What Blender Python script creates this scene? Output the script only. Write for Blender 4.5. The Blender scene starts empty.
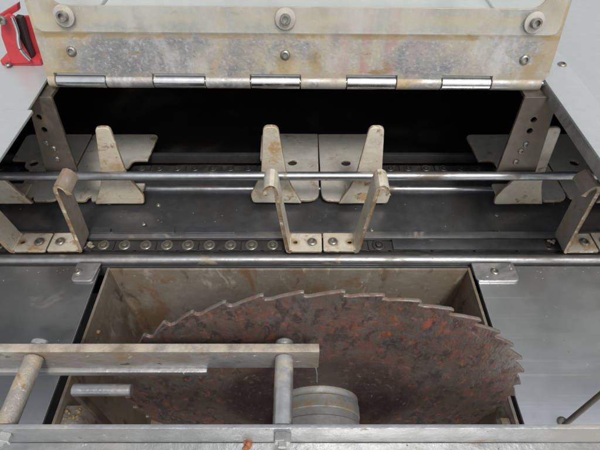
import bpy, bmesh, math, random
from mathutils import Vector, Matrix
random.seed(7)
R = math.radians

# ------------------------------------------------------------------ camera, sky, sun
scene = bpy.context.scene
COL = scene.collection
H, PITCH, F = 0.554, 48.0, 445.0          # camera height over the deck, look-down angle, focal length in photo pixels
cam_d = bpy.data.cameras.new("camera")
cam = bpy.data.objects.new("camera", cam_d); COL.objects.link(cam)
cam.location = (0, 0, H); cam.rotation_euler = (R(90 - PITCH), 0, 0)
cam_d.sensor_width = 36.0; cam_d.lens = 36.0 * F / 600.0
cam_d.clip_start = 0.01; cam_d.clip_end = 100
scene.camera = cam

SUN_EL, SUN_AZ = 56.0, 160.0               # azimuth measured from +Y (away from the viewer) towards +X
world = bpy.data.worlds.new("World"); scene.world = world; world.use_nodes = True
wn = world.node_tree; bg = wn.nodes["Background"]
sky = wn.nodes.new("ShaderNodeTexSky"); sky.sky_type = 'NISHITA'; sky.sun_disc = False
sky.sun_elevation = R(SUN_EL); sky.sun_rotation = R(SUN_AZ); sky.dust_density = 3.0; sky.air_density = 1.0
hs = wn.nodes.new("ShaderNodeHueSaturation"); hs.inputs["Saturation"].default_value = 0.22
wn.links.new(sky.outputs[0], hs.inputs["Color"]); wn.links.new(hs.outputs[0], bg.inputs["Color"])
bg.inputs["Strength"].default_value = 0.12
sd = bpy.data.lights.new("sun", 'SUN'); sd.energy = 1.5; sd.angle = R(12); sd.color = (1, .96, .9)
sun = bpy.data.objects.new("sun", sd); COL.objects.link(sun)
sv = Vector((math.sin(R(SUN_AZ)) * math.cos(R(SUN_EL)), math.cos(R(SUN_AZ)) * math.cos(R(SUN_EL)), math.sin(R(SUN_EL))))
sun.rotation_euler = (-sv).to_track_quat('-Z', 'Y').to_euler()
sun.location = (0, 0, 3)
vs = scene.view_settings
vs.view_transform = 'Standard'; vs.look = 'None'; vs.exposure = 0.5; vs.gamma = 1.0; vs.use_curve_mapping = False

# ------------------------------------------------------------------ measuring: photo pixel -> point on a real plane
def ray(px, py):
    a, b = (px - 300) / F, (225 - py) / F
    c, s = math.cos(R(PITCH)), math.sin(R(PITCH))
    return Vector((a, c + b * s, -s + b * c))
CAM = Vector((0, 0, H))
def on_z(px, py, z=0.0):
    d = ray(px, py); return CAM + d * ((z - H) / d.z)
def on_y(px, py, y):
    d = ray(px, py); return CAM + d * (y / d.y)
def on_plane(px, py, p0, n):
    d = ray(px, py); return CAM + d * ((p0 - CAM).dot(n) / d.dot(n))

# ------------------------------------------------------------------ materials
def material(name, base, metallic=1.0, rough=0.4, layers=(), bump=None, rough_var=None, coat=0, alpha=None, fine=None, scratch=None, bands=(), wave=None, var=.22, spots=()):
    """base colour plus blotch layers: (colour, noise scale, low, high, rough, metallic, stretch)"""
    m = bpy.data.materials.new(name); m.use_nodes = True
    nt = m.node_tree; N = nt.nodes; L = nt.links
    p = N["Principled BSDF"]
    tc = N.new("ShaderNodeTexCoord"); oi = N.new("ShaderNodeObjectInfo")
    mul = N.new("ShaderNodeMath"); mul.operation = 'MULTIPLY'; mul.inputs[1].default_value = 7.3
    L.new(oi.outputs["Random"], mul.inputs[0])
    add = N.new("ShaderNodeVectorMath"); add.operation = 'ADD'
    L.new(tc.outputs["Object"], add.inputs[0]); L.new(mul.outputs[0], add.inputs[1])
    def noise(scale, stretch=(1, 1, 1), detail=11, rr=0.66, dist=0.0):
        mp = N.new("ShaderNodeMapping"); mp.inputs["Scale"].default_value = stretch
        L.new(add.outputs[0], mp.inputs["Vector"])
        n = N.new("ShaderNodeTexNoise"); n.inputs["Scale"].default_value = scale
        n.inputs["Detail"].default_value = detail; n.inputs["Roughness"].default_value = rr
        n.inputs["Distortion"].default_value = dist
        L.new(mp.outputs[0], n.inputs["Vector"]); return n.outputs["Fac"]
    def ramp(sock, lo, hi, a=0.0, b=1.0):
        r = N.new("ShaderNodeMapRange"); r.interpolation_type = 'SMOOTHSTEP'
        r.inputs[1].default_value = lo; r.inputs[2].default_value = hi
        r.inputs[3].default_value = a; r.inputs[4].default_value = b
        L.new(sock, r.inputs[0]); return r.outputs[0]
    def mixc(fac, a, b):
        x = N.new("ShaderNodeMix"); x.data_type = 'RGBA'
        L.new(fac, x.inputs[0])
        for s, v in ((x.inputs[6], a), (x.inputs[7], b)):
            if isinstance(v, tuple): s.default_value = (*v, 1)
            else: L.new(v, s)
        return x.outputs[2]
    def mixf(fac, a, b):
        x = N.new("ShaderNodeMix"); x.data_type = 'FLOAT'
        L.new(fac, x.inputs[0])
        for s, v in ((x.inputs[2], a), (x.inputs[3], b)):
            if isinstance(v, (float, int)): s.default_value = v
            else: L.new(v, s)
        return x.outputs[0]
    v = 1 - var
    colr = mixc(ramp(noise(fine or 60), 0.3, 0.7), tuple(c * v for c in base), base)
    rg = ramp(noise((rough_var or (25, 0))[0]), 0.3, 0.7, rough - (rough_var or (0, .06))[1], rough + (rough_var or (0, .06))[1])
    mt = metallic
    for (c, sc, lo, hi, lr, lm, st) in layers:
        f = ramp(noise(sc, st, dist=0.4), lo, hi)
        colr = mixc(f, colr, c); rg = mixf(f, rg, lr); mt = mixf(f, mt, lm)
    if scratch:
        f = ramp(noise(scratch[0], scratch[1], detail=3), .56, .66, 0, scratch[2])
        rg = mixf(f, rg, min(1, rough + .22)); colr = mixc(f, colr, tuple(min(1, c * 1.35 + .04) for c in base))
    sep = N.new("ShaderNodeSeparateXYZ"); L.new(tc.outputs["Object"], sep.inputs[0])
    for (x0, y0, r0, r1, c, amt, sc, *ax2) in spots:              # ragged rust ring about a fastener
        aX = N.new("ShaderNodeMath"); aX.operation = 'ABSOLUTE'; L.new(sep.outputs[0], aX.inputs[0])
        cb = N.new("ShaderNodeCombineXYZ"); L.new(aX.outputs[0], cb.inputs[0]); L.new(sep.outputs[ax2[0] if ax2 else 1], cb.inputs[1])
        dd = N.new("ShaderNodeVectorMath"); dd.operation = 'DISTANCE'; L.new(cb.outputs[0], dd.inputs[0]); dd.inputs[1].default_value = (x0, y0, 0)
        f1 = ramp(dd.outputs["Value"], r0, r1, 1, 0); f2 = ramp(noise(sc), .35, .58, 0, amt)
        mm = N.new("ShaderNodeMath"); mm.operation = 'MULTIPLY'; L.new(f1, mm.inputs[0]); L.new(f2, mm.inputs[1])
        colr = mixc(mm.outputs[0], colr, c); rg = mixf(mm.outputs[0], rg, .7)
    for (ax, c0, hw, soft, c, amt, sc) in bands:            # a smear or ring of another colour about one coordinate, ragged by noise
        d = N.new("ShaderNodeMath"); d.operation = 'SUBTRACT'; d.inputs[1].default_value = c0; L.new(sep.outputs[ax], d.inputs[0])
        ab = N.new("ShaderNodeMath"); ab.operation = 'ABSOLUTE'; L.new(d.outputs[0], ab.inputs[0])
        f1 = ramp(ab.outputs[0], hw, hw + soft, 1, 0); f2 = ramp(noise(sc), .38, .6, 0, amt)
        mm = N.new("ShaderNodeMath"); mm.operation = 'MULTIPLY'; L.new(f1, mm.inputs[0]); L.new(f2, mm.inputs[1])
        colr = mixc(mm.outputs[0], colr, c); rg = mixf(mm.outputs[0], rg, .65); mt = mixf(mm.outputs[0], mt, .1)
    L.new(colr, p.inputs["Base Color"]); L.new(rg, p.inputs["Roughness"])
    if isinstance(mt, (float, int)): p.inputs["Metallic"].default_value = mt
    else: L.new(mt, p.inputs["Metallic"])
    p.inputs["Coat Weight"].default_value = coat; p.inputs["Coat Roughness"].default_value = .15
    if alpha is not None: p.inputs["Alpha"].default_value = alpha
    if bump:
        h = noise(bump[0], bump[2] if len(bump) > 2 else (1, 1, 1), detail=5)
        b = N.new("ShaderNodeBump"); b.inputs["Strength"].default_value = bump[1]; b.inputs["Distance"].default_value = 0.002
        L.new(h, b.inputs["Height"])
        if wave:                                            # slow buckling of thin sheet
            h2 = noise(wave[0], detail=1)
            b2 = N.new("ShaderNodeBump"); b2.inputs["Strength"].default_value = wave[1]; b2.inputs["Distance"].default_value = 0.01
            L.new(h2, b2.inputs["Height"]); L.new(b2.outputs[0], b.inputs["Normal"])
        L.new(b.outputs[0], p.inputs["Normal"])
    return m
I = (1, 1, 1)
M = {}
M['lid'] = material("stained_lid_steel", (.37, .37, .375), .8, .36, [
    ((.37, .335, .265), 6, .42, .60, .55, .25, (1, 1, .5)),
    ((.30, .305, .32), 10, .55, .62, .40, .7, (1.6, 1, .5)),
    ((.43, .425, .41), 14, .50, .70, .55, .3, (1.5, 1, .7)), ((.37, .285, .16), 11, .53, .66, .65, .1, (1, 1, .8)),
    ((.44, .43, .41), 240, .52, .72, .6, .3, I),
    ((.30, .275, .23), 60, .60, .70, .6, .2, (1, 1, .5)),
    ((.24, .165, .08), 34, .59, .68, .7, .1, (.6, 1, 1.4)),
    ((.17, .11, .06), 90, .66, .73, .7, .1, I)], bump=(260, .22), bands=[
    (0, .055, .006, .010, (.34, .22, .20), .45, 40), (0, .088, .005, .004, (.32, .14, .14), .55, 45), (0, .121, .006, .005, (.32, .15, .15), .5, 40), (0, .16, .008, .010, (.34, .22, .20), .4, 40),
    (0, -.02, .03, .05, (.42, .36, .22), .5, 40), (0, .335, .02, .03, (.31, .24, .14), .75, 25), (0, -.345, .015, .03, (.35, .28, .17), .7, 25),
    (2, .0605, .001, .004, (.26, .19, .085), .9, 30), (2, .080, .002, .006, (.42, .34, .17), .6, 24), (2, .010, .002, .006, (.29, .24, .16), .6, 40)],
    spots=[(x_, z_, .006, r_, (.27, .20, .105), .9, 50, 2) for x_, z_, r_ in ((.317, .033, .020), (.0205, .033, .016), (.0205, .022, .012), (.317, .020, .014), (.315, .084, .026), (.0205, .084, .030))])
M['alu'] = material("satin_aluminium", (.50, .525, .525), .45, .40, [((.36, .34, .29), 60, .72, .8, .6, .1, I)], bump=(500, .008), scratch=(30, (.3, 12, 1), .10), rough_var=(8, .04), var=.06)
M['chrome'] = material("polished_hinge_steel", (.66, .66, .66), 1, .26, [((.35, .31, .26), 60, .6, .75, .5, .5, I)])
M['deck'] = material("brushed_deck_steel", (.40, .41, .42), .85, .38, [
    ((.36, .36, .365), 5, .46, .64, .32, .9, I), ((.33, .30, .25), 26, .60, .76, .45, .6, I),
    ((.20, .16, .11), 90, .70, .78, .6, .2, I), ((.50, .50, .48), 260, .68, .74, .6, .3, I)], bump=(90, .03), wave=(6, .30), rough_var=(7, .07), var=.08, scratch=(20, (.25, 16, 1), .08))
M['deck_light'] = material("sky_pale_clean_deck_steel", (.69, .705, .72), .85, .33, [  # cleaner sheet; its raised base also carries the sky reflection
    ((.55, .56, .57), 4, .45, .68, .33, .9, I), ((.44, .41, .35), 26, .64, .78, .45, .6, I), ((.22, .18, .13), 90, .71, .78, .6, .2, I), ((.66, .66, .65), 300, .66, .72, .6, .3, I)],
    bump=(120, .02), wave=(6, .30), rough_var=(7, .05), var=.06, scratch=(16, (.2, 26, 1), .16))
M['dark'] = material("oily_trough_steel", (.155, .16, .17), .75, .36, [
    ((.08, .075, .07), 9, .46, .66, .45, .6, I), ((.20, .175, .135), 17, .60, .74, .5, .3, I), ((.28, .26, .22), 130, .66, .74, .6, .2, I)], bump=(90, .12), wave=(9, .2), rough_var=(18, .1))
M['rail'] = material("worn_guide_steel", (.37, .375, .385), .85, .40, [
    ((.16, .14, .115), 9, .50, .66, .5, .5, (1, 3, 3)), ((.33, .28, .20), 22, .58, .70, .5, .3, I), ((.09, .075, .06), 60, .62, .72, .6, .2, I)], bump=(150, .15))
M['shaft'] = material("dull_shaft_steel", (.42, .43, .45), .9, .33, [
    ((.15, .13, .115), 5, .50, .64, .45, .6, (1, 3, 3)), ((.24, .20, .15), 20, .58, .70, .5, .4, I), ((.08, .06, .05), 70, .64, .72, .6, .2, I)], bump=(150, .1))
M['black'] = material("shade_black_housing_steel", (.022, .022, .022), .5, .45, [((.045, .04, .034), 9, .5, .7, .6, .1, (1, 1, .3))])  # near-black base stands in for the shade inside the housing
M['chain'] = material("greasy_chain_steel", (.10, .098, .095), .8, .48, [((.05, .045, .04), 40, .5, .65, .6, .3, I)], bump=(200, .2))
M['pin'] = material("chain_pin_steel", (.27, .26, .23), .8, .42, [((.10, .085, .06), 120, .46, .62, .6, .3, I)])
CAST_L = [((.52, .46, .36), 11, .44, .62, .55, .1, I), ((.41, .275, .13), 20, .53, .66, .65, .05, I),
    ((.23, .13, .055), 46, .575, .69, .75, 0, I), ((.09, .055, .03), 90, .625, .72, .8, 0, I), ((.64, .61, .54), 180, .60, .70, .55, .1, I)]
M['cast'] = material("cream_cast_metal", (.63, .585, .485), .1, .46, CAST_L, bump=(170, .45))
M['castbase'] = material("rust_spotted_cream_metal", (.63, .59, .50), .15, .42, CAST_L, bump=(170, .45), spots=[
    (.0165, 0, .006, .012, (.27, .155, .06), 1.0, 60), (.0430, 0, .004, .010, (.34, .21, .08), 1.0, 60), (.050, 0, .003, .012, (.30, .18, .07), .9, 40)])
M['edge'] = material("rusted_cut_edge", (.40, .32, .22), .15, .55, [
    ((.22, .135, .065), 35, .44, .58, .7, 0, I), ((.60, .56, .47), 60, .54, .64, .5, .1, I), ((.08, .05, .03), 90, .60, .70, .8, 0, I)], bump=(200, .5))
M['worn'] = material("worn_brown_cast_metal", (.36, .32, .275), .3, .48, [
    ((.27, .20, .135), 16, .45, .62, .6, .1, I), ((.48, .45, .40), 30, .56, .68, .55, .1, I),
    ((.17, .10, .055), 50, .60, .72, .75, 0, I), ((.07, .045, .03), 110, .64, .72, .8, 0, I)], bump=(170, .4))
M['plate'] = material("dull_plate_steel", (.62, .60, .54), .35, .48, [
    ((.49, .465, .40), 11, .45, .66, .55, .2, I), ((.47, .455, .42), 70, .56, .68, .6, .1, I),
    ((.26, .18, .095), 34, .57, .70, .7, 0, I), ((.11, .075, .045), 130, .68, .76, .8, 0, I)], bump=(220, .25))
M['bracket'] = material("stained_bracket_steel", (.155, .135, .11), .7, .42, [
    ((.16, .115, .07), 22, .48, .66, .6, .2, I), ((.07, .048, .03), 40, .62, .74, .7, .1, I)], bump=(120, .2))
def blade_material():
    T = (1, 1, .5)
    m = material("rusty_blade_steel", (.155, .115, .092), .35, .45, [
        ((.20, .185, .175), 34, .50, .64, .42, .55, T),
        ((.13, .066, .052), 26, .46, .64, .65, .1, T),
        ((.050, .037, .033), 105, .49, .63, .6, .1, T), ((.075, .062, .058), 34, .53, .70, .45, .4, T),
        ((.19, .075, .05), 110, .55, .66, .75, 0, T)], bump=(200, .7, T))
    nt = m.node_tree; N = nt.nodes; L = nt.links; p = N["Principled BSDF"]
    tc = N.new("ShaderNodeTexCoord"); sp = N.new("ShaderNodeSeparateXYZ"); L.new(tc.outputs["Object"], sp.inputs[0])
    def mth(op, a, b=None):
        n = N.new("ShaderNodeMath"); n.operation = op
        for i, v in enumerate((a, b)):
            if v is None: continue
            if isinstance(v, (int, float)): n.inputs[i].default_value = v
            else: L.new(v, n.inputs[i])
        return n.outputs[0]
    def rng(x, a, b, c=0.0, d=1.0):
        r = N.new("ShaderNodeMapRange"); r.interpolation_type = 'SMOOTHSTEP'
        for i, v in enumerate((a, b, c, d)): r.inputs[i + 1].default_value = v
        L.new(x, r.inputs[0]); return r.outputs[0]
    def mix(f, a, c):
        x = N.new("ShaderNodeMix"); x.data_type = 'RGBA'; L.new(f, x.inputs[0]); L.new(a, x.inputs[6]); x.inputs[7].default_value = (*c, 1); return x.outputs[2]
    mpz = N.new("ShaderNodeMapping"); mpz.inputs["Scale"].default_value = T; L.new(tc.outputs["Object"], mpz.inputs["Vector"])
    def noi(vec, sc, det=12, ro=.72):
        n = N.new("ShaderNodeTexNoise"); n.inputs["Scale"].default_value = sc; n.inputs["Detail"].default_value = det; n.inputs["Roughness"].default_value = ro
        n.inputs["Distortion"].default_value = .5; L.new(vec, n.inputs["Vector"]); return n.outputs["Fac"]
    zz = mth('SUBTRACT', sp.outputs[2], RB)
    rad = mth('SQRT', mth('ADD', mth('MULTIPLY', sp.outputs[0], sp.outputs[0]), mth('MULTIPLY', zz, zz)))
    ang = mth('ARCTAN2', zz, sp.outputs[0])
    pol = N.new("ShaderNodeCombineXYZ"); L.new(mth('MULTIPLY', rad, 40), pol.inputs[0]); L.new(mth('MULTIPLY', ang, 1.2), pol.inputs[1])
    src = p.inputs["Base Color"].links[0].from_socket
    wob = mth('ADD', rad, mth('MULTIPLY', mth('SUBTRACT', noi(tc.outputs["Object"], 14), .5), .04))
    core = rng(wob, .100, .128, 1, 0)
    outer = mth('MULTIPLY', rng(wob, .105, .170), rng(noi(mpz.outputs[0], 12, 4), .42, .58))
    outer = mth('MULTIPLY', outer, rng(mth('ADD', sp.outputs[0], mth('MULTIPLY', zz, .8)), -.08, .12))
    c = mix(mth('MULTIPLY', core, .9), src, (.058, .036, .032))
    c = mix(mth('MULTIPLY', rng(noi(pol.outputs[0], 5), .56, .68), .6), c, (.25, .225, .20))               # turned scoring
    fl = noi(mpz.outputs[0], 90)
    c = mix(mth('MULTIPLY', rng(fl, .54, .62), outer), c, (.28, .08, .045))                                # flaking red rust
    c = mix(mth('MULTIPLY', rng(noi(mpz.outputs[0], 190), .60, .66), outer), c, (.38, .11, .055))
    c = mix(rng(noi(tc.outputs["Object"], 210), .64, .70, 0, .8), c, (.34, .31, .28))                     # bare specks
    L.new(c, p.inputs["Base Color"]); return m
RB = .230
M['blade'] = blade_material()
M['tooth'] = material("worn_tooth_edge", (.27, .235, .205), .6, .42, [((.15, .085, .06), 60, .46, .60, .7, .1, I)], bump=(200, .3))
M['hub'] = material("zinc_hub_steel", (.52, .52, .50), .5, .42, [
    ((.40, .39, .36), 30, .5, .64, .6, .1, I), ((.40, .27, .12), 60, .64, .72, .7, 0, I)], bump=(160, .3), bands=[
    (1, .0, .0020, .002, (.36, .25, .12), .8, 90), (1, -.0210, .0035, .003, (.40, .30, .16), .8, 120), (1, -.0100, .0006, .001, (.40, .27, .12), .9, 110)])
M['pit'] = material("stained_pit_steel", (.355, .325, .275), .45, .44, [
    ((.185, .15, .11), 6, .40, .56, .6, .15, I), ((.165, .10, .055), 11, .51, .64, .7, .05, (1, 1, .6)),
    ((.42, .37, .30), 30, .56, .72, .6, .1, (1, 1, .5)), ((.07, .05, .036), 24, .55, .68, .8, 0, (1.4, 1, .5)),
    ((.40, .37, .32), 150, .62, .70, .7, .1, I)], bump=(140, .4))
M['galv'] = material("weathered_bar_steel", (.49, .50, .505), .8, .36, [
    ((.38, .36, .32), 12, .5, .66, .5, .4, (.5, 1, 1)), ((.24, .14, .08), 40, .62, .72, .75, 0, (.5, 1, 1)), ((.10, .07, .05), 80, .66, .73, .8, 0, I),
    ((.62, .60, .57), 90, .62, .7, .6, .1, I)], bump=(180, .3))
M['bar'] = material("rust_browned_bar_steel", (.46, .475, .49), .75, .38, [
    ((.20, .16, .12), 5, .47, .62, .6, .15, (.6, 1, 1)), ((.37, .365, .35), 16, .52, .64, .5, .4, (.5, 1, 1)),
    ((.22, .135, .08), 28, .58, .68, .75, 0, (.5, 1, 1)), ((.075, .048, .03), 60, .60, .69, .8, 0, (.5, 1, 1)), ((.60, .58, .55), 150, .64, .7, .6, .1, I)], bump=(180, .5),
    bands=[(2, .0316, .0006, .0005, (.46, .40, .31), .7, 30)])
M['rustrod'] = material("rusty_rod_steel", (.42, .39, .34), .5, .42, [
    ((.36, .28, .18), 30, .45, .60, .6, .1, I), ((.22, .13, .07), 80, .56, .66, .75, 0, I), ((.52, .49, .44), 160, .6, .68, .6, .1, I)], bump=(180, .5))
M['rod'] = material("turned_rod_steel", (.58, .58, .57), .85, .36, [
    ((.42, .38, .31), 28, .52, .68, .55, .3, I), ((.25, .17, .10), 90, .62, .72, .7, .1, I)], bump=(160, .2))
M['screw'] = material("screw_steel", (.34, .33, .30), .85, .38, [((.14, .105, .065), 150, .50, .66, .6, .2, I)])
M['washer'] = material("dull_washer_steel", (.52, .50, .45), .5, .45, [((.35, .27, .16), 60, .55, .7, .6, .1, I)])
M['red'] = material("red_clamp_paint", (.47, .035, .045), 0, .48, [((.55, .17, .16), 24, .55, .70, .6, 0, I), ((.20, .03, .03), 40, .6, .75, .6, 0, I)])
M['rubber'] = material("dark_grip_rubber", (.03, .022, .025), 0, .5)
M['scrap'] = material("dried_fish_scrap", (.36, .27, .12), 0, .65, [((.30, .17, .06), 160, .5, .65, .8, 0, I)], bump=(300, .6))
M['orange'] = material("orange_scrap", (.34, .12, .045), 0, .55, [((.35, .08, .03), 160, .5, .65, .8, 0, I)], bump=(300, .6))
M['grime'] = material("salt_grime", (.30, .265, .21), 0, .8, [((.2, .16, .1), 160, .5, .65, .8, 0, I)], bump=(300, .8))

# frosted plastic window of the lid: dull milky sheet that lets the frame behind it show
def pane_material():
    m = bpy.data.materials.new("scratched_clear_plastic"); m.use_nodes = True
    nt = m.node_tree; N = nt.nodes; L = nt.links
    p = N["Principled BSDF"]; out = N["Material Output"]
    p.inputs["Base Color"].default_value = (.73, .74, .73, 1); p.inputs["Roughness"].default_value = .28
    tr = N.new("ShaderNodeBsdfTransparent"); tr.inputs[0].default_value = (.97, .97, .94, 1)
    tc = N.new("ShaderNodeTexCoord"); n = N.new("ShaderNodeTexNoise"); n.inputs["Scale"].default_value = 18; n.inputs["Detail"].default_value = 6
    L.new(tc.outputs["Object"], n.inputs["Vector"])
    r = N.new("ShaderNodeMapRange"); r.inputs[1].default_value = .35; r.inputs[2].default_value = .7
    r.inputs[3].default_value = .22; r.inputs[4].default_value = .07
    L.new(n.outputs["Fac"], r.inputs[0])
    mx = N.new("ShaderNodeMixShader"); L.new(r.outputs[0], mx.inputs[0]); L.new(tr.outputs[0], mx.inputs[1]); L.new(p.outputs[0], mx.inputs[2])
    L.new(mx.outputs[0], out.inputs["Surface"]); return m
M['pane'] = pane_material()

# ------------------------------------------------------------------ mesh helpers
def finish(bm, name, angle=35):
    bmesh.ops.recalc_face_normals(bm, faces=bm.faces)
    me = bpy.data.meshes.new(name); bm.to_mesh(me); bm.free()
    for p in me.polygons: p.use_smooth = True
    me.set_sharp_from_angle(angle=R(angle)); return me
def bevel(bm, w, seg=2, angle=30):
    if w <= 0: return
    bm.normal_update()
    es = [e for e in bm.edges if len(e.link_faces) == 2 and e.calc_face_angle(0) > R(angle)]
    bmesh.ops.bevel(bm, geom=es, offset=w, segments=seg, affect='EDGES', profile=.6, clamp_overlap=True)
def box(x0, x1, y0, y1, z0, z1, bev=.001):
    bm = bmesh.new(); bmesh.ops.create_cube(bm, size=1)
    for v in bm.verts:
        v.co = ((x0 + x1) / 2 + v.co.x * (x1 - x0), (y0 + y1) / 2 + v.co.y * (y1 - y0), (z0 + z1) / 2 + v.co.z * (z1 - z0))
    bevel(bm, bev); return finish(bm, "box")
def lathe(profile, seg=32, mat4=None, angle=35, seg_in=None):
    """profile: list of (radius, height) turned about local Z"""
    bm = bmesh.new(); rings = []
    for r, h in profile:
        if r <= 1e-6: rings.append([bm.verts.new((0, 0, h))])
        else: rings.append([bm.verts.new((r * math.cos(2 * math.pi * k / seg), r * math.sin(2 * math.pi * k / seg), h)) for k in range(seg)])
    for a, b in zip(rings, rings[1:]):
        for k in range(seg):
            q = [a[k % len(a)], a[(k + 1) % len(a)], b[(k + 1) % len(b)], b[k % len(b)]]
            q = list(dict.fromkeys(q))
            if len(q) >= 3: bm.faces.new(q)
    if mat4 is not None: bm.transform(mat4)
    return finish(bm, "turned", angle)
def along(p0, p1):
    p0, p1 = Vector(p0), Vector(p1); d = p1 - p0
    return Matrix.Translation(p0) @ d.to_track_quat('Z', 'Y').to_matrix().to_4x4(), d.length
def cyl(p0, p1, r, seg=24, ch=.001):
    m4, l = along(p0, p1)
    return lathe([(0, 0), (r - ch, 0), (r, ch), (r, l - ch), (r - ch, l), (0, l)], seg, m4)
def tube(p0, p1, r, wall, seg=24):
    m4, l = along(p0, p1)
    return lathe([(r - wall, 0), (r, 0), (r, l), (r - wall, l), (r - wall, 0)], seg, m4)
def sweep(pts, r, seg=12):
    bm = bmesh.new(); pts = [Vector(p) for p in pts]; rings = []
    for i, p in enumerate(pts):
        t = (pts[min(i + 1, len(pts) - 1)] - pts[max(i - 1, 0)]).normalized()
        q = t.to_track_quat('Z', 'Y')
        rings.append([bm.verts.new(p + q @ Vector((r * math.cos(2 * math.pi * k / seg), r * math.sin(2 * math.pi * k / seg), 0))) for k in range(seg)])
    for a, b in zip(rings, rings[1:]):
        for k in range(seg): bm.faces.new([a[k], a[(k + 1) % seg], b[(k + 1) % seg], b[k]])
    bm.faces.new(rings[0]); bm.faces.new(rings[-1]); return finish(bm, "swept")
def plate(outer, holes=(), th=.004, bev=.0008, m4=None, angle=19):
    """flat outline with real holes, extruded; local XY, top face at z = 0"""
    cu = bpy.data.curves.new("outline", 'CURVE'); cu.dimensions = '2D'; cu.fill_mode = 'BOTH'
    for pts in [outer, *holes]:
        s = cu.splines.new('POLY'); s.points.add(len(pts) - 1); s.use_cyclic_u = True
        for q, (x, y) in zip(s.points, pts): q.co = (x, y, 0, 1)
    cu.extrude = th / 2 - bev; cu.bevel_depth = bev; cu.bevel_resolution = 1
    cu.offset = -bev
    o = bpy.data.objects.new("outline", cu); COL.objects.link(o)
    dg = bpy.context.evaluated_depsgraph_get()
    me = bpy.data.meshes.new_from_object(o.evaluated_get(dg))
    bpy.data.objects.remove(o); bpy.data.curves.remove(cu)
    bm = bmesh.new(); bm.from_mesh(me); bpy.data.meshes.remove(me)
    bmesh.ops.remove_doubles(bm, verts=bm.verts, dist=1e-5)
    bm.transform(Matrix.Translation((0, 0, -th / 2)))
    if m4 is not None: bm.transform(m4)
    return finish(bm, "plate", angle)
def circle(cx, cy, r, n=20, sy=1.0): return [(cx + r * math.cos(2 * math.pi * k / n), cy + r * sy * math.sin(2 * math.pi * k / n)) for k in range(n)]
def rounded(pts, rad, n=5):
    """round the corners of a polygon; rad: one radius or one for each corner"""
    out = []; c = len(pts)
    for i in range(c):
        p = Vector(pts[i]); a = Vector(pts[i - 1]); b = Vector(pts[(i + 1) % c])
        rr = rad[i] if isinstance(rad, (list, tuple)) else rad
        if rr <= 0: out.append(tuple(p)); continue
        u, w = (a - p), (b - p); k = min(rr, u.length * .48, w.length * .48)
        s, e = p + u.normalized() * k, p + w.normalized() * k
        for j in range(n + 1):
            t = j / n; out.append(tuple(s * (1 - t) ** 2 + p * 2 * t * (1 - t) + e * t * t))
    return out
def strip(path, th, y0, y1, bev=.0008, y_top=None):
    """sheet strip bent along a path in XZ, its width along Y"""
    path = [Vector((x, 0, z)) for x, z in path]; n = len(path); off = []
    for i in range(n):
        t = (path[min(i + 1, n - 1)] - path[max(i - 1, 0)]).normalized(); off.append(Vector((-t.z, 0, t.x)) * th / 2)
    loop = [p + o for p, o in zip(path, off)] + [p - o for p, o in reversed(list(zip(path, off)))]
    bm = bmesh.new(); zmax = max(p.z for p in path)
    def yy(p, a, b): return a + (b - a) * max(0, min(1, p.z / zmax)) if zmax > 0 else a
    y_top = y_top or (y0, y1)
    A = [bm.verts.new((p.x, yy(p, y0, y_top[0]), p.z)) for p in loop]; B = [bm.verts.new((p.x, yy(p, y1, y_top[1]), p.z)) for p in loop]
    k = len(loop)
    for i in range(k): bm.faces.new([A[i], A[(i + 1) % k], B[(i + 1) % k], B[i]])
    for i in range(n - 1):
        j = k - 1 - i
        bm.faces.new([A[i], A[i + 1], A[j - 1], A[j]]); bm.faces.new([B[i], B[i + 1], B[j - 1], B[j]])
    bevel(bm, bev, 1, 50); return finish(bm, "strip", 40)
def lump(r, seed, squash=.6, sub=2):
    rnd = random.Random(seed); bm = bmesh.new(); bmesh.ops.create_icosphere(bm, subdivisions=sub, radius=r)
    for v in bm.verts: v.co *= rnd.uniform(.65, 1.25); v.co.z *= squash
    return finish(bm, "lump", 180)
def merge(*meshes):
    bm = bmesh.new()
    for me in meshes: bm.from_mesh(me); bpy.data.meshes.remove(me)
    me = bpy.data.meshes.new("joined"); bm.to_mesh(me); bm.free()
    me.set_sharp_from_angle(angle=R(35)); return me

# ------------------------------------------------------------------ object helpers
def wloc(o):
    v = Vector((0, 0, 0))
    while o is not None: v += o.location; o = o.parent
    return v
def tag(o, label, cat, group=None):
    o['label'] = label; o['category'] = cat
    if group: o['group'] = group
    return o
def thing(name, label, cat, loc, group=None):
    o = bpy.data.objects.new(name, None); o.empty_display_size = .02; COL.objects.link(o); o.location = loc
    return tag(o, label, cat, group)
def obj(name, me, mat, parent=None, kind=None):
    """mesh given in world coordinates becomes one object (a part when it has a parent)"""
    me.materials.clear(); me.materials.append(M[mat])
    o = bpy.data.objects.new(name, me); me.name = name; COL.objects.link(o)
    if parent is not None:
        me.transform(Matrix.Translation(-wloc(parent))); o.parent = parent
    else:
        c = [v.co for v in me.vertices]
        b = Vector(((min(v.x for v in c) + max(v.x for v in c)) / 2, (min(v.y for v in c) + max(v.y for v in c)) / 2, min(v.z for v in c)))
        me.transform(Matrix.Translation(-b)); o.location = b
    if kind: o['kind'] = kind
    return o
def rust_edges(o, n, lim=.9):
    """cut edges of a sheet (faces that do not look along its normal) get the rusted edge material"""
    o.data.materials.append(M['edge']); n = Vector(n).normalized()
    for f in o.data.polygons:
        if abs(f.normal.dot(n)) < lim: f.material_index = 1
    return o
def place(name, me, mat, pos, rot=None, parent=None, scale=1.0):
    """shared mesh placed at a world position"""
    if not me.materials: me.materials.append(M[mat])
    o = bpy.data.objects.new(name, me); COL.objects.link(o)
    o.location = Vector(pos) - (wloc(parent) if parent is not None else Vector((0, 0, 0)))
    if rot is not None: o.rotation_euler = rot
    o.scale = (scale,) * 3
    o.parent = parent; return o
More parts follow.
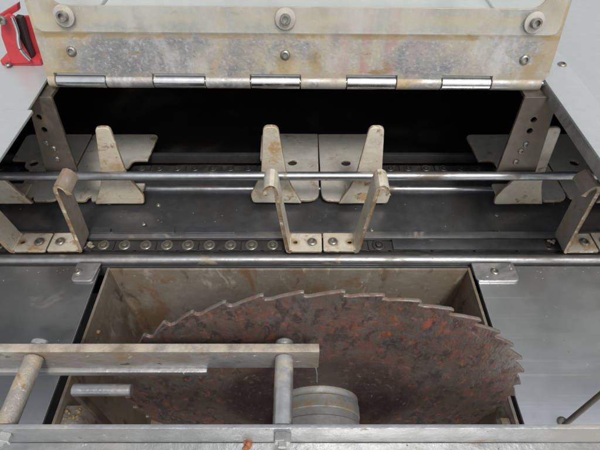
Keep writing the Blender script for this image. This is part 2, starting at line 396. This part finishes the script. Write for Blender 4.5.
def copy_tree(o, loc=None, mirror=False):
    c = o.copy(); COL.objects.link(c)
    if loc is not None: c.location = loc
    for ch in list(o.children):
        d = ch.copy(); COL.objects.link(d); d.parent = c
        for g in list(ch.children):
            e = g.copy(); COL.objects.link(e); e.parent = d
    return c
def face(n, spin=0.0): return (Vector(n).to_track_quat('Z', 'Y') @ Matrix.Rotation(spin, 3, 'Z').to_quaternion()).to_euler()

# shared fasteners: button head with hex socket, cap head, washer
def button(r, h, sock):
    bm_me = lathe([(r, 0), (r, h * .25), (r * .93, h * .6), (r * .75, h * .88), (r * .55, h), (sock, h), (sock * .95, h * .15), (0, h * .1)], 24)
    return bm_me
SCREW = button(.0064, .0030, .0037)
SMALL = button(.0044, .0026, .0023)
CAP = lathe([(.0068, 0), (.0068, .0055), (.0060, .0065), (.0040, .0065), (.0038, .0015), (0, .0012)], 24)
WASHER = lathe([(.005, 0), (.0125, 0), (.0135, .0008), (.0130, .0022), (.0060, .0030), (.005, .0030), (.005, 0)], 32)
NUT = lathe([(0, 0), (.009, 0), (.0095, .001), (.0095, .008), (.0085, .009), (.0045, .009), (.0045, .013), (0, .013)], 6)

# ================================================================== THE SETTING: dark housing behind and below
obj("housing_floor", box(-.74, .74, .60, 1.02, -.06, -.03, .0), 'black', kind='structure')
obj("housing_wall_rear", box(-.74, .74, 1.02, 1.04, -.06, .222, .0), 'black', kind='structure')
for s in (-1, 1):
    obj("light_block_wall", box(min(s * .74, s * .76), max(s * .74, s * .76), .30, 1.04, -.06, .214, .0), 'black', kind='structure')  # unseen walls added to keep side light out of the interior
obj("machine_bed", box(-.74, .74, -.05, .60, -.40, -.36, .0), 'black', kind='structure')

# ================================================================== DECK PLATES AND PIT
PX0, PX1 = -.297, .262
PY1 = on_z(300, 266.5, 0).y
deckL = thing("deck_plate", "dark grey steel deck plate to the left of the blade pit", "deck plate", (-.5, .2, -.004), "deck plates")
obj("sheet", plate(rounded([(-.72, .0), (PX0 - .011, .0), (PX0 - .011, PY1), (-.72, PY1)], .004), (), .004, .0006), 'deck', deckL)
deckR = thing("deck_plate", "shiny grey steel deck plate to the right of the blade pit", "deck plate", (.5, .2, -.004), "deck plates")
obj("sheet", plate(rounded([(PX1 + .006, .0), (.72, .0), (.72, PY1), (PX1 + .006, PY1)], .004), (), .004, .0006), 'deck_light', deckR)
p = on_z(564, 421, .004); place("screw", SCREW, 'screw', (p.x, p.y, .0002), None, deckR)
for k, (x0, x1, lab, par) in enumerate(((70, 101, 0, deckL), (477, 513, 0, deckR))):
    q0, q1 = on_z(x0, 281, .004), on_z(x1, 263, .004)
    t = obj("mounting_tab", plate(rounded([(q0.x, q0.y), (q1.x - (.004 if k == 0 else 0), q0.y), (q1.x, q1.y), (q0.x, q1.y)], [.008, .008, .001, .001]), (), .004, .001, Matrix.Translation((0, 0, .0045))), 'galv', par)
    c = on_z((x0 + x1) / 2 + (-8 if k == 0 else 0), 271, .006)
    s = place("bolt", SCREW, 'screw', (c.x, c.y, .0042), None, t)

pit = thing("blade_pit", "rust stained sheet steel pit box around the rusty blade", "pit", ((PX0 + PX1) / 2, .2, -.36))
PF = .045
obj("rear_wall", box(PX0 + .004, PX1 - .004, PY1 - .006, PY1 - .002, -.36, -.001, .0006), 'pit', pit)
obj("side_wall", box(PX0, PX0 + .004, PF, PY1 - .002, -.36, .0, .0006), 'pit', pit)
obj("side_wall", box(PX1 - .004, PX1, PF, PY1 - .002, -.36, .0, .0006), 'pit', pit)
obj("front_wall", box(PX0 + .004, PX1 - .004, PF, PF + .004, -.36, -.001, .0006), 'pit', pit)
obj("floor", box(PX0 + .004, PX1 - .004, PF + .004, PY1 - .006, -.36, -.355, 0), 'pit', pit)
# flange angles inside the pit, near the front corners
obj("flange", strip([(PX0 + .0045, -.012), (PX0 + .026, -.012), (PX0 + .028, -.016), (PX0 + .028, -.05)], .003, PF + .004, .205), 'pit', pit)
obj("flange", strip([(PX1 - .0045, -.012), (PX1 - .016, -.012), (PX1 - .018, -.016), (PX1 - .018, -.05)], .003, PF + .004, .19), 'pit', pit)

# ================================================================== BLADE
YB, RB, XB, ZB = .200, .230, .022, H - .533
blade = thing("saw_blade", "large rusty toothed circular saw blade standing in the pit", "saw blade", (XB, YB, ZB - RB))
NT = 43; out = []
for k in range(NT):
    a0 = -2 * math.pi * k / NT + .04                # clockwise as seen by the viewer
    da = -2 * math.pi / NT
    w = random.uniform(-.0012, .0012)
    for f, r in ((0.02, RB - .0072 - w), (.12, RB - .0070), (.35, RB - .0046), (.88, RB + w), (.965, RB - .0006 + w), (.935, RB - .0038), (.95, RB - .0064)):
        out.append((r * math.cos(a0 + da * f), r * math.sin(a0 + da * f)))
face_m = Matrix.Translation((XB, YB, ZB)) @ Matrix.Rotation(R(90), 4, 'X')     # local z looks at the viewer (-Y)
disc = obj("disc", plate(out, (circle(0, 0, .03, 40),), .0036, .0009, face_m), 'blade', blade)
disc.data.materials.append(M['tooth'])
for f in disc.data.polygons:
    c = f.center; rad = math.hypot(c.x, c.z - RB)
    if rad > RB - .012 and abs(f.normal.y) < .96: f.material_index = 1
obj("flange", lathe([(.035, .0012), (.100, .0010), (.108, .0004), (.118, -.0006), (.035, -.0006), (.035, .0012)], 96, face_m @ Matrix.Translation((0, 0, .0006)), 60), 'blade', blade)
hub = obj("hub", lathe([(0, 0), (0.0463, 0), (0.0463, .004), (0.0452, .006), (0.0452, .0085), (0.0469, .0095), (0.0469, .022), (0.046, .023), (0.046, .031), (0.0471, .032), (0.0471, .085), (.044, .088), (0, .088)], 64, face_m @ Matrix.Translation((0, 0, .0013))), 'hub', blade)

# ================================================================== LID WITH HINGE
HZ = H - .33                                   # hinge height
hp = on_z(300, 82, HZ)
HY = hp.y
lv = Vector((0, .026, .101)).normalized(); ln = Vector((0, -lv.z, lv.y))     # up along the lid, and its normal towards the viewer
lid_m = Matrix(((1, 0, 0, 0), (0, lv.y, ln.y, HY), (0, lv.z, ln.z, HZ), (0, 0, 0, 1)))
lp0 = Vector((0, HY, HZ)) + ln * .006
def lid(px, py):
    q = on_plane(px, py, lp0, ln); return q.x, (q - lp0).dot(lv)
xL, xR = lid(49, 82)[0], lid(547, 82)[0]
kn = [(57, 106), (154, 205), (251, 300), (347, 396), (442, 491)]
knx = [(lid(a, 82)[0], lid(b, 82)[0]) for a, b in kn]
KR = .0092
lidT = thing("hinged_lid", "stained metal machine lid standing open with plastic window at top", "lid", (0, HY, HZ))
o = [(xL, .004)]
g = .0012
for a, b in knx: o += [(a - g, .004), (a - g, .0115), (b + g, .0115), (b + g, .004)]
o += [(xR - .006, .004), (xR, .014), (xR, .30), (xL, .30), (xL, .004)][:-1]
vb = lid(300, 7)[1]
win = rounded([(xL + .030, vb), (xR - .030, vb), (xR - .030, .27), (xL + .030, .27)], .022, 8)
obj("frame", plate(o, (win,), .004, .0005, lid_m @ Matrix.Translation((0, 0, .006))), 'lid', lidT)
edges = [xL] + [v for ab in knx for v in ab] + [xR - .006]
for i in range(0, len(edges), 2):
    x0, x1 = edges[i] + (g if i else 0), edges[i + 1] - g
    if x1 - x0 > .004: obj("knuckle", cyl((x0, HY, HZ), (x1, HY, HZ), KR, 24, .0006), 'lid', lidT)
ve = lid(300, 33)[1]
obj("window_pane", plate(rounded([(xL + .006, ve), (xR - .006, ve), (xR - .006, .29), (xL + .006, .29)], .012), (), .004, .0008, lid_m @ Matrix.Translation((0, 0, .0105))), 'pane', lidT)
for px, py in ((66, 17), (285, 18), (533, 20)):
    u, v = lid(px, py); q = lid_m @ Vector((u, v, .0106))
    w = place("washer", WASHER, 'washer', q, face(ln), lidT)
    s = bpy.data.objects.new("bolt", CAP); COL.objects.link(s); s.parent = w; s.location = (0, 0, .0028); s.rotation_euler.z = random.random()
CAP.materials.append(M['screw'])
for px, py in ((72, 53), (285, 55), (525, 58)):
    u, v = lid(px, py); q = lid_m @ Vector((u, v, .0061))
    place("screw", SCREW, 'screw', q, face(ln, random.random()), lidT, 1.05)
hinge = thing("fixed_hinge", "row of five shiny hinge knuckles along the bottom of the lid", "hinge", (0, HY, HZ - .01))
for a, b in knx: obj("knuckle", cyl((a, HY, HZ), (b, HY, HZ), KR, 32, .0008), 'chrome', hinge)
obj("hinge_pin", cyl((xL - .002, HY, HZ), (xR + .004, HY, HZ), .004, 16, .0006), 'chrome', hinge)
obj("leaf", box(xL + .004, xR - .004, HY + .006, HY + .05, HZ - .0092, HZ - .0062, .0004), 'chrome', hinge)

roof = obj("roof_plate", box(xL - .004, xR + .006, HY + .020, 1.04, HZ - .006, HZ - .0015, .0006), 'alu')
tag(roof, "light grey metal roof plate behind the open lid", "plate")

# side plates on top, left and right of the opening
e0, e1, e2, e3 = on_z(49, 74, HZ), on_z(26, 111, HZ), on_z(34, 112, HZ), on_z(-2, 165, HZ)
sl = thing("side_plate", "pale aluminium side plate at the left of the opening", "plate", (-.5, .6, HZ - .006), "side plates")
obj("sheet", plate([(-.78, e1.y - .003), (e1.x, e1.y - .003), (e0.x, HY + .016), (e0.x - .002, 1.04), (-.78, 1.04)], (), .004, .0008, Matrix.Translation((0, 0, HZ - .001))), 'alu', sl)
obj("front_sheet", plate(rounded([(-.78, .30), (e3.x + .002, .30), (e2.x, e2.y), (-.78, e2.y)], [0, .002, .003, 0]), (), .004, .0008, Matrix.Translation((0, 0, HZ + .0035))), 'alu', sl)
sr = thing("side_plate", "pale aluminium side plate at the right of the opening", "plate", (.5, .6, HZ - .006), "side plates")
f0, f1 = on_z(547, 82, HZ), on_z(600, 170, HZ)
xr = (f0.x + f1.x) / 2
obj("sheet", box(xr + .030, .78, .30, 1.04, HZ - .004, HZ, .0008), 'alu', sr)
obj("edge_strip", box(xr + .0, xr + .050, .30, 1.02, HZ + .0004, HZ + .0042, .0012), 'alu', sr)
obj("edge_flange", box(xr + .001, xr + .005, .302, 1.0, HZ - .016, HZ - .0002, .0008), 'galv', sr)
q = on_z(562, 65, HZ + .004); place("screw", SCREW, 'screw', (q.x, q.y, HZ + .0042), None, sr)

for o_ in (lidT, hinge): o_.rotation_euler = (0, R(.45), 0)

# ================================================================== RED CLAMP
cl = on_z(22, 64, HZ + .002)
clamp = thing("toggle_clamp", "red clamp with curved silver lever beside the lid corner", "clamp", (cl.x, cl.y, HZ + .003))
cy = cl.y
def c2(px, py, y): q = on_y(px, py, y); return q
def solid(pts, y, depth, bev=.0012):
    """outline given in photo pixels on the upright plane Y = y, extruded away from the viewer"""
    P = [on_y(a, b, y) for a, b in pts]
    m4 = Matrix.Translation((0, y, 0)) @ Matrix.Rotation(R(90), 4, 'X')
    return plate([(p.x, p.z) for p in P], (), depth, bev, m4)
obj("base", box(cl.x - .03, cl.x + .028, cy + .000, cy + .028, HZ - .0005, HZ + .0075, .001), 'red', clamp)
obj("cheek", solid([(1, 36), (0, 19), (8, 14), (14, 17), (19, 40), (32, 63), (11, 64)], cy - .002, .005), 'red', clamp)
obj("cheek", solid([(17, 17), (31, 16), (42, 64), (31, 64)], cy + .020, .005), 'red', clamp)
obj("arm", solid([(-4, 17), (17, 4), (18, 11), (0, 21)], cy + .008, .010), 'red', clamp)
obj("grip", solid([(15, 17), (21, 18), (27, 40), (35, 63), (30, 63), (20, 42)], cy + .007, .010), 'rubber', clamp)
pts = [c2(x, y, cy - .006) for x, y in ((12, 17), (15, 24), (17.5, 32), (18, 40), (20, 48), (24, 54), (30, 60))]
sm = []
for i in range(len(pts) - 1):
    pa, pb, pc, pd = pts[max(i - 1, 0)], pts[i], pts[i + 1], pts[min(i + 2, len(pts) - 1)]
    for j in range(5):
        t_ = j / 5
        sm.append(.5 * ((2 * pb) + (pc - pa) * t_ + (2 * pa - 5 * pb + 4 * pc - pd) * t_ ** 2 + (3 * pb - pa - 3 * pc + pd) * t_ ** 3))
sm.append(pts[-1])
obj("lever", sweep(sm, .0024, 10), 'chrome', clamp)
q = c2(3, 20, cy - .008); place("bolt", CAP, 'screw', q, face((0, -1, .2)), clamp, .8)
q = on_z(10, 62, HZ + .004); place("screw", SMALL, 'screw', (q.x, cy - .005, HZ + .003), None, clamp)

# ================================================================== CONVEYOR BED
YF = on_z(300, 245, .004).y                       # front chain line
YR = on_z(300, 163, .010).y                       # rear chain line
bed = thing("conveyor_trough", "dark oily steel trough plate between the two chains", "trough", (0, .52, -.01))
yl0, yl1 = on_z(300, 238, .004).y, on_z(300, 231.5, .004).y
obj("sheet", box(-.72, .72, yl1 - .001, .640, -.008, -.003, .0006), 'dark', bed)
obj("chain_channel", box(-.72, .72, yl0 - .045, yl0 + .001, -.012, -.004, .0006), 'chain', bed)
obj("ledge", box(-.72, .72, yl0, yl1, -.0028, .0040, .0012), 'rail', bed)
obj("chain_cover", box(.148, .392, YF - .0105, YF + .0105, .0034, .0062, .0008), 'dark', bed)
# worn wear strips lapped on the ledge
for a, b in ((88, 112), (114, 176), (184, 236)):
    x0, x1 = on_z(a, 229, .005).x, on_z(b, 229, .005).x
    obj("wear_strip", plate(rounded([(x0, yl1 - .005), (x1, yl1 - .005), (x1 - .003, yl1 + .007), (x0 + .003, yl1 + .007)], .004), (), .003, .0006, Matrix.Translation((0, 0, .0072))), 'dark', bed)
for px, py in ((497, 214), (145, 227), (372, 229), (158, 204), (109, 202)):
    q = on_z(px, py, 0); z = .007 if py > 224 and px < 240 else (-.003 if py < 224 else -.003)
    place("screw", SMALL, 'screw', (q.x, q.y, z), None, bed, .95)

frail = obj("chain_guide_rail", cyl((-.72, on_z(300, 258.5, .002).y, -.001), (.72, on_z(300, 258.5, .002).y, -.001), .0082, 24), 'rail')
tag(frail, "round worn steel rail along the front of the near chain", "rail")
y = on_z(300, 264.5, -.004).y
sk = obj("skirt_strip", box(-.72, .72, y - .003, y + .004, -.03, -.0065, .0008), 'dark'); tag(sk, "thin dark strip under the front chain rail above the pit", "strip")

def chain(name, label, yc, z, x0, x1, pitch, rpin, phase, mat_pin, skip=False):
    t = thing(name, label, "chain", (0, yc, z))
    n = int((x1 - x0) / pitch)
    link = plate(rounded([(-pitch * .98, -.0095), (-pitch * .3, -.0085), (pitch * .3, -.0085), (pitch * .98, -.0095), (pitch * .98, .0095), (pitch * .3, .0085), (-pitch * .3, .0085), (-pitch * .98, .0095)], .004, 3), (), .0025, .0005)
    pinm = lathe([(rpin, 0), (rpin, .0016), (rpin * .9, .0024), (rpin * .66, .0024), (rpin * .62, .0007), (rpin * .46, .0007), (rpin * .44, .0034), (rpin * .3, .0040), (0, .0038)], 20)
    pind = pinm.copy()
    for k in range(n):
        x = phase + (k - n // 2) * pitch
        if k % 2 == 0: place("link", link, 'chain', (x + pitch / 2, yc, z), None, t)
        else: place("link", link, 'chain', (x + pitch / 2, yc, z - .0027), None, t)
        dirty = x > .06
        if skip and .155 < x < .375: continue
        place("pin", pind if dirty else pinm, 'chain' if dirty else mat_pin, (x, yc, z - .0002), (0, 0, random.random() * 6), t, random.uniform(.95, 1.06))
    return t
chain("roller_chain", "near roller chain with round pin heads beside the front rail", YF, .003, -.70, .70,   .0338, .0096, on_z(167, 245, .004).x, 'pin', True)
chain("roller_chain", "far dark roller chain running behind the shaft", YR, -.004, -.70, .70, .0338, .0080, -.20, 'chain')
yr = on_z(300, 189, -.002).y
rr = obj("chain_guide_rod", cyl((-.72, yr, -.002), (.72, yr, -.002), .0062, 20), 'shaft'); tag(rr, "thinner steel rod under the far carriers behind the main shaft", "rod")
y = on_z(300, 156, -.004).y
rg = obj("chain_guide_strip", box(-.72, .72, y - .003, y + .006, -.02, .000, .001), 'dark'); tag(rg, "dark guide strip behind the far chain", "strip")

# ================================================================== MAIN SHAFT AND ITS HANGERS
YS = .515
zs = on_y(300, 176, YS).z
sh = obj("cross_shaft", cyl((-.72, YS, zs), (.72, YS, zs), .0068, 32), 'shaft'); tag(sh, "long bright steel shaft crossing between near and far carriers", "shaft")
def hanger(quad, holes, label):
    yb = YS + .0067; tn = Vector((0, -1, .16)).normalized(); tp = Vector((0, yb, zs)); tu = Vector((0, .16, 1)).normalized()
    def hit(a, b): q = on_plane(a, b, tp, tn); return q.x, (q - tp).dot(tu)
    m4 = Matrix(((1, 0, 0, 0), (0, tu.y, tn.y, yb), (0, tu.z, tn.z, zs), (0, 0, 0, 1)))
    pl = [hit(a, b) for a, b in quad]
    t = thing("shaft_hanger", label, "bracket", (sum(p[0] for p in pl) / 4, yb, zs - .009), "shaft hangers")
    hs_ = [circle(*hit(a, b), .0042, 16) for a, b in holes[:2]]
    obj("strap", plate(rounded(pl, .004), hs_, .005, .0008, m4), 'bracket', t)
    top = m4 @ Vector((0, max(p[1] for p in pl), -.005)); xs = sorted(p[0] for p in pl if p[1] > .05)
    obj("foot", box(xs[0] + .003, xs[-1] - .003, top.y, HY + .03, top.z - .006, top.z - .001, .001), 'bracket', t)
    for a, b in holes[2:]:
        u, v = hit(a, b); place("screw", SMALL, 'screw', m4 @ Vector((u, v, -.0002)), face(tn, random.random()), t, 1.05)
    return t
hanger([(26, 97), (51, 97), (78, 173), (46, 173)], [(38.5, 117.5), (44, 130), (46, 143), (53.5, 148.5), (57, 159)], "stained steel hanger strap with screws at the left end of the shaft")
hanger([(525, 97), (559, 97), (535, 174), (496, 174)], [(534, 120), (530, 131), (526, 144.5), (521, 151), (516, 162)], "stained steel hanger strap with screws at the right end of the shaft")

# ================================================================== CARRIERS
CX = (-.396, .0356, .4665)
yf0, yf1 = on_z(300, 252.5, .009).y, on_z(300, 234.5, .009).y
def near_carrier(side, cx, label, mat='cast'):
    t = thing("near_carrier", label, "carrier", (cx, (yf0 + yf1) / 2, .006), "bent carriers on the near chain")
    s = side
    ym = (yf0 + yf1) / 2
    sc = [(.0165, .0042), (.043, .003)]
    outl = rounded([(.0012, yf0), (.0505, yf0), (.0505, yf1), (.0012, yf1)], .003)
    bp = plate([(cx + s * x, y) for x, y in outl], (circle(cx + s * .043, ym, .0034, 16),), .004, .0008, Matrix.Translation((0, 0, .0125)))
    rust_edges(obj("base_plate", bp, 'castbase', t), (0, 0, 1))
    pth = [(.0500, .0105), (.0535, .0118), (.0550, .016), (.0585, .045), (.0665, .112), (.0682, .129), (.0695, .1340), (.0718, .1368), (.0752, .1375), (.0792, .1350), (.0820, .1305), (.0838, .1230)]
    pth = [(x, .0105 + (z - .0105) * 1.10) for x, z in pth]
    if s < 0: pth = [(-x, z) for x, z in pth]
    pth = [(cx + x, z) for x, z in pth]
    u = obj("upright", strip(pth, .0056, yf0 + .0005, yf1 - .0005, .0011, y_top=(yf0 - .001, yf1 - .004)), mat, t)
    u.data.materials.append(M['edge'])
    for f in u.data.polygons:
        if abs(f.normal.y) > .25: f.material_index = 1
    place("screw", SCREW, 'screw', (cx + s * .0165, ym, .0122), (0, 0, random.random()), t, 1.2)
    return t
names = {0: "left", 1: "middle", 2: "right"}
near_carrier(-1, CX[0], "cream bent carrier cut off by the left edge of the view")
near_carrier(1, CX[0], "brown stained bent carrier on the near chain, farthest left whole one", 'worn')
near_carrier(-1, CX[1], "left one of the two near bent carriers at the centre")
near_carrier(1, CX[1], "right one of the two near bent carriers at the centre")
near_carrier(-1, CX[2], "worn grey brown bent carrier on the near chain at far right", 'worn')
near_carrier(1, CX[2], "base of a near carrier cut off by the right edge of the view")

ZP = .014
ya, yb_ = on_z(300, 200.5, ZP).y, on_z(300, 134, ZP).y
ym_ = on_z(300, 160, ZP).y; yh = on_z(300, 163, ZP).y
def far_carrier(side, cx, label, holes=True, dx=0.0, lean=0.0):
    s = side
    t = thing("far_carrier", label, "carrier", (cx, yh, .003), "upright carriers on the far chain")
    o = [(.0012, ya), (.045, ya), (.0475, ya + .010), (.052, ya + .012), (.055, ya), (.078, ya + .003), (.084, yh - .016), (.096, yh - .012), (.1005, ym_), (.127 - (.016 if dx < 0 else 0), ym_), (.131 - (.017 if dx < 0 else 0), yb_ - .006), (.124 - (.016 if dx < 0 else 0), yb_), (.0012, yb_)]
    rad = [.022, .006, .002, .002, .003, .003, .006, .006, .006, .002, .004, .004, .003]
    o = [(cx + s * x, y) for x, y in rounded(o, rad, 5)]
    hl = [circle(cx + s * .050, yh, .0085, 20, .9), circle(cx + s * .0830, yh, .0080, 20, .9)] if holes else []
    rust_edges(obj("plate", plate(o, hl, .005, .0013, Matrix.Translation((0, 0, ZP))), 'plate', t), (0, 0, 1))
    # upright lug: tapered plate facing the viewer at the front edge, with a foot that lies on the plate
    yl = ya - .002
    zt = on_y(300, 127, yl).z
    pr = [(.046, ZP - .006), (.131, ZP - .006), (.133, ZP + .012), (.126, ZP + .03), (.113, ZP + .055), (.1035, zt), (.0815, zt), (.0700, ZP + .055), (.062, ZP + .030), (.054, ZP + .012)]
    rd = [.002, .006, .004, .02, .02, .009, .009, .02, .02, .012]
    pr = [(cx + s * (x + dx) + lean * max(0, z - ZP) / .14, z) for x, z in rounded(pr, rd, 6)]
    rust_edges(obj("lug", plate(pr, (), .0065, .0024, Matrix.Translation((0, yl - .0005, 0)) @ Matrix.Rotation(R(90), 4, 'X')), 'cast', t), (0, 1, 0))
    obj("foot", box(*sorted((cx + s * (.060 + dx), cx + s * (.125 + dx))), yl + .0062, yl + .040, ZP + .0006, ZP + .0055, .001), 'cast', t)
    obj("spacer", box(*sorted((cx + s * .040, cx + s * .09)), yh - .010, yh + .010, -.0045, ZP - .0056, .001), 'chain', t)
    return t
CXR = (-.414, .0356, .463)
far_carrier(-1, CXR[0], "far carrier plate behind the left hanger strap")
far_carrier(1, CXR[0], "cream tapered far carrier beside the left hanger strap, standing alone", holes=False, dx=.015, lean=.016)
far_carrier(-1, CXR[1], "left cream tapered far carrier of the centre pair", dx=-.015)
far_carrier(1, CXR[1], "right cream tapered far carrier of the centre pair", dx=-.016)
far_carrier(-1, CXR[2], "far carrier mostly hidden behind the right hanger strap")
far_carrier(1, CXR[2], "far carrier plate with two holes under the right side plate")

for o_ in list(COL.objects):                                  # nothing on a working chain sits quite true
    if o_.parent is None and o_.name.startswith(("near_carrier", "far_carrier")):
        o_.rotation_euler = (0, 0, random.uniform(-.014, .014)); o_.location.y += random.uniform(-.0008, .0008)

# ================================================================== FRONT BARS
TB = .35; ZB1 = H - TB
yb0 = on_z(300, 352, ZB1).y; yb1 = on_z(300, 343.5, ZB1).y
zb0 = on_y(300, 368, yb0).z
xe = on_z(319.5, 350, ZB1).x
gb = thing("guide_bar", "rust stained flat steel bar ending in front of the blade", "bar", (-.2, yb0, zb0))
obj("flat", box(-.45, xe, yb0, yb1, zb0, ZB1, .0008), 'bar', gb)
x2 = on_z(207, 371, zb0).x
obj("lower_strip", box(-.45, x2, yb0 - .004, yb1 - .001, zb0 - .0085, zb0 - .0006, .0022), 'galv', gb)
yf = on_z(300, 429, ZB1).y; zf = on_y(300, 443.5, yf).z
fr = thing("front_rail", "pale steel angle rail crossing the bottom of the view", "rail", (0, yf, zf))
obj("web", box(-.45, .45, yf, yf + .0035, zf, ZB1, .0006), 'galv', fr)
obj("flange", box(-.45, .45, yf - .04, yf - .0003, zf - .0005, zf + .003, .0006), 'galv', fr)
for px, lab in ((284, "upright looking steel spacer rod in front of the hub, joining bar and rail"), (30, "rusty spacer rod at the left end joining bar and rail")):
    zr = ZB1 - .0092; x = on_z(px, 352, ZB1).x
    t = thing("spacer_rod", lab, "rod", (x, yf, zr - .008), "spacer rods")
    obj("shank", cyl((x, yf + .0036, zr), (x, yb0 - .0002, zr), .0078, 28, .0012), 'rod' if px > 100 else 'rustrod', t)
    obj("tip", cyl((x, yb1 + .0002, zr), (x, yb1 + .0075, zr), .0078, 28, .002), 'rod', t)
    place("nut", NUT, 'rod', (x, yf - .0001, zr - .002), face((0, -1, 0), .3), t, .75)

tb = on_y(73, 390, .176); tb2 = on_y(131, 389, .176)
st = thing("scraper_tube", "short grey tube stub beside the left rim of the blade", "tube", (tb.x, .176, tb.z - .008))
obj("pipe", cyl((tb.x, .176, tb.z), (tb2.x, .176, tb.z), .0060, 24), 'galv', st)
obj("post", box(tb.x - .002, tb.x + .004, .172, .180, -.010, tb.z - .0055, .001), 'bracket', st)

# slanting stay at lower right
h0 = on_z(570, 420, .02); h1 = on_z(612, 385, .075)
hs2 = thing("stay_rod", "slanting flat stay rod on the deck at lower right", "rod", (h0.x, h0.y, .0))
d = (h1 - h0).normalized()
obj("shank", sweep([h0 - d * .01, h0, h0.lerp(h1, .5), h1, h1 + d * .25], .0030, 14), 'bracket', hs2)

# ================================================================== SCRAPS AND GRIME
def bits(name, label, cat, mat, centre, n, spread, r, seed):
    rnd = random.Random(seed); t = thing(name, label, cat, centre)
    for k in range(n):
        q = Vector(centre) + Vector((rnd.uniform(-spread, spread), rnd.uniform(-spread, spread) * .7, rnd.uniform(0, r * .3)))
        o = place("crumb", lump(r * rnd.uniform(.5, 1.1), seed * 31 + k), mat, q, (rnd.random(), rnd.random(), rnd.random() * 6), t)
    return t
q = on_z(82, 414, -.010); bits("fish_scrap", "yellow dried scraps on the flange in the lower left pit corner", "scrap", 'scrap', (PX0 + .017, q.y, -.0095), 14, .009, .0024, 3)
q = on_z(98, 333, .0); 
wx = PX0 + .0045; qq = CAM + ray(98, 333) * (wx / ray(98, 333).x)
bits("fish_scrap", "small yellow scrap stuck high on the left pit wall", "scrap", 'scrap', qq, 4, .003, .003, 5)
q = on_z(251, 446, zf + .003); bits("fish_scrap", "orange scrap lying on the front rail at the bottom edge", "scrap", 'orange', (q.x, q.y, zf + .0035), 5, .005, .004, 8)
q = on_z(90, 243, .012); bits("grime_lump", "crusty pale grime lump beside the left near carrier", "grime", 'grime', (q.x, q.y, .007), 9, .005, .0032, 11)
q = on_z(553, 240, .012); bits("grime_lump", "crusty grey grime lump beside the far right near carrier", "grime", 'grime', (q.x, q.y, .007), 9, .005, .0032, 12)
M['flake'] = material("pale_flakes", (.42, .37, .28), 0, .7, [((.16, .11, .07), 40, .45, .55, .8, 0, I)])
def flakes(name, label, areas, seed):
    rnd = random.Random(seed); bm = bmesh.new()
    for (x0, x1, y0, y1, z, n) in areas:
        for k in range(n):
            r = rnd.uniform(.0003, .0011); c = Vector((rnd.uniform(x0, x1), rnd.uniform(y0, y1), z))
            a0 = rnd.uniform(0, 6.3); h = r * rnd.uniform(.3, .8)
            base = [bm.verts.new(c + Vector((r * rnd.uniform(.5, 1.4) * math.cos(a0 + i * 1.257), r * rnd.uniform(.5, 1.4) * math.sin(a0 + i * 1.257), 0))) for i in range(5)]
            top = bm.verts.new(c + Vector((0, 0, h)))
            for i in range(5): bm.faces.new([base[i], base[(i + 1) % 5], top])
    o = obj(name, finish(bm, name, 30), 'flake'); o['kind'] = 'stuff'; o['label'] = label; o['category'] = 'debris'
    return o
flakes("debris", "tiny pale and brown flakes scattered over deck, trough and ledges", [
    (-.6, .6, yl1 + .002, .56, -.0029, 90), (-.6, .6, yl1 + .001, yl1 + .008, -.0029, 90), (-.6, .6, yl0 + .001, yl1 - .001, .0041, 40),
    (-.6, PX0 - .014, .06, PY1 - .004, .0001, 60), (PX1 + .01, .6, .06, PY1 - .004, .0001, 60),
    (-.6, PX0 - .014, PY1 - .012, PY1 - .002, .0001, 40), (PX1 + .05, .6, PY1 - .012, PY1 - .002, .0001, 40),
    (-.30, .30, yf - .035, yf - .001, zf + .0031, 60), (PX0 + .006, PX0 + .024, .06, .2, -.0104, 50)], 21)
a_, b_ = on_y(316, 368, yb1 + .001), on_y(317, 382, yb1 + .004)
w = obj("plastic_strand", sweep([a_, a_.lerp(b_, .4) + Vector((.0006, 0, 0)), b_], .0004, 6), 'alu'); tag(w, "thin pale strand hanging under the end of the flat bar", "strand")
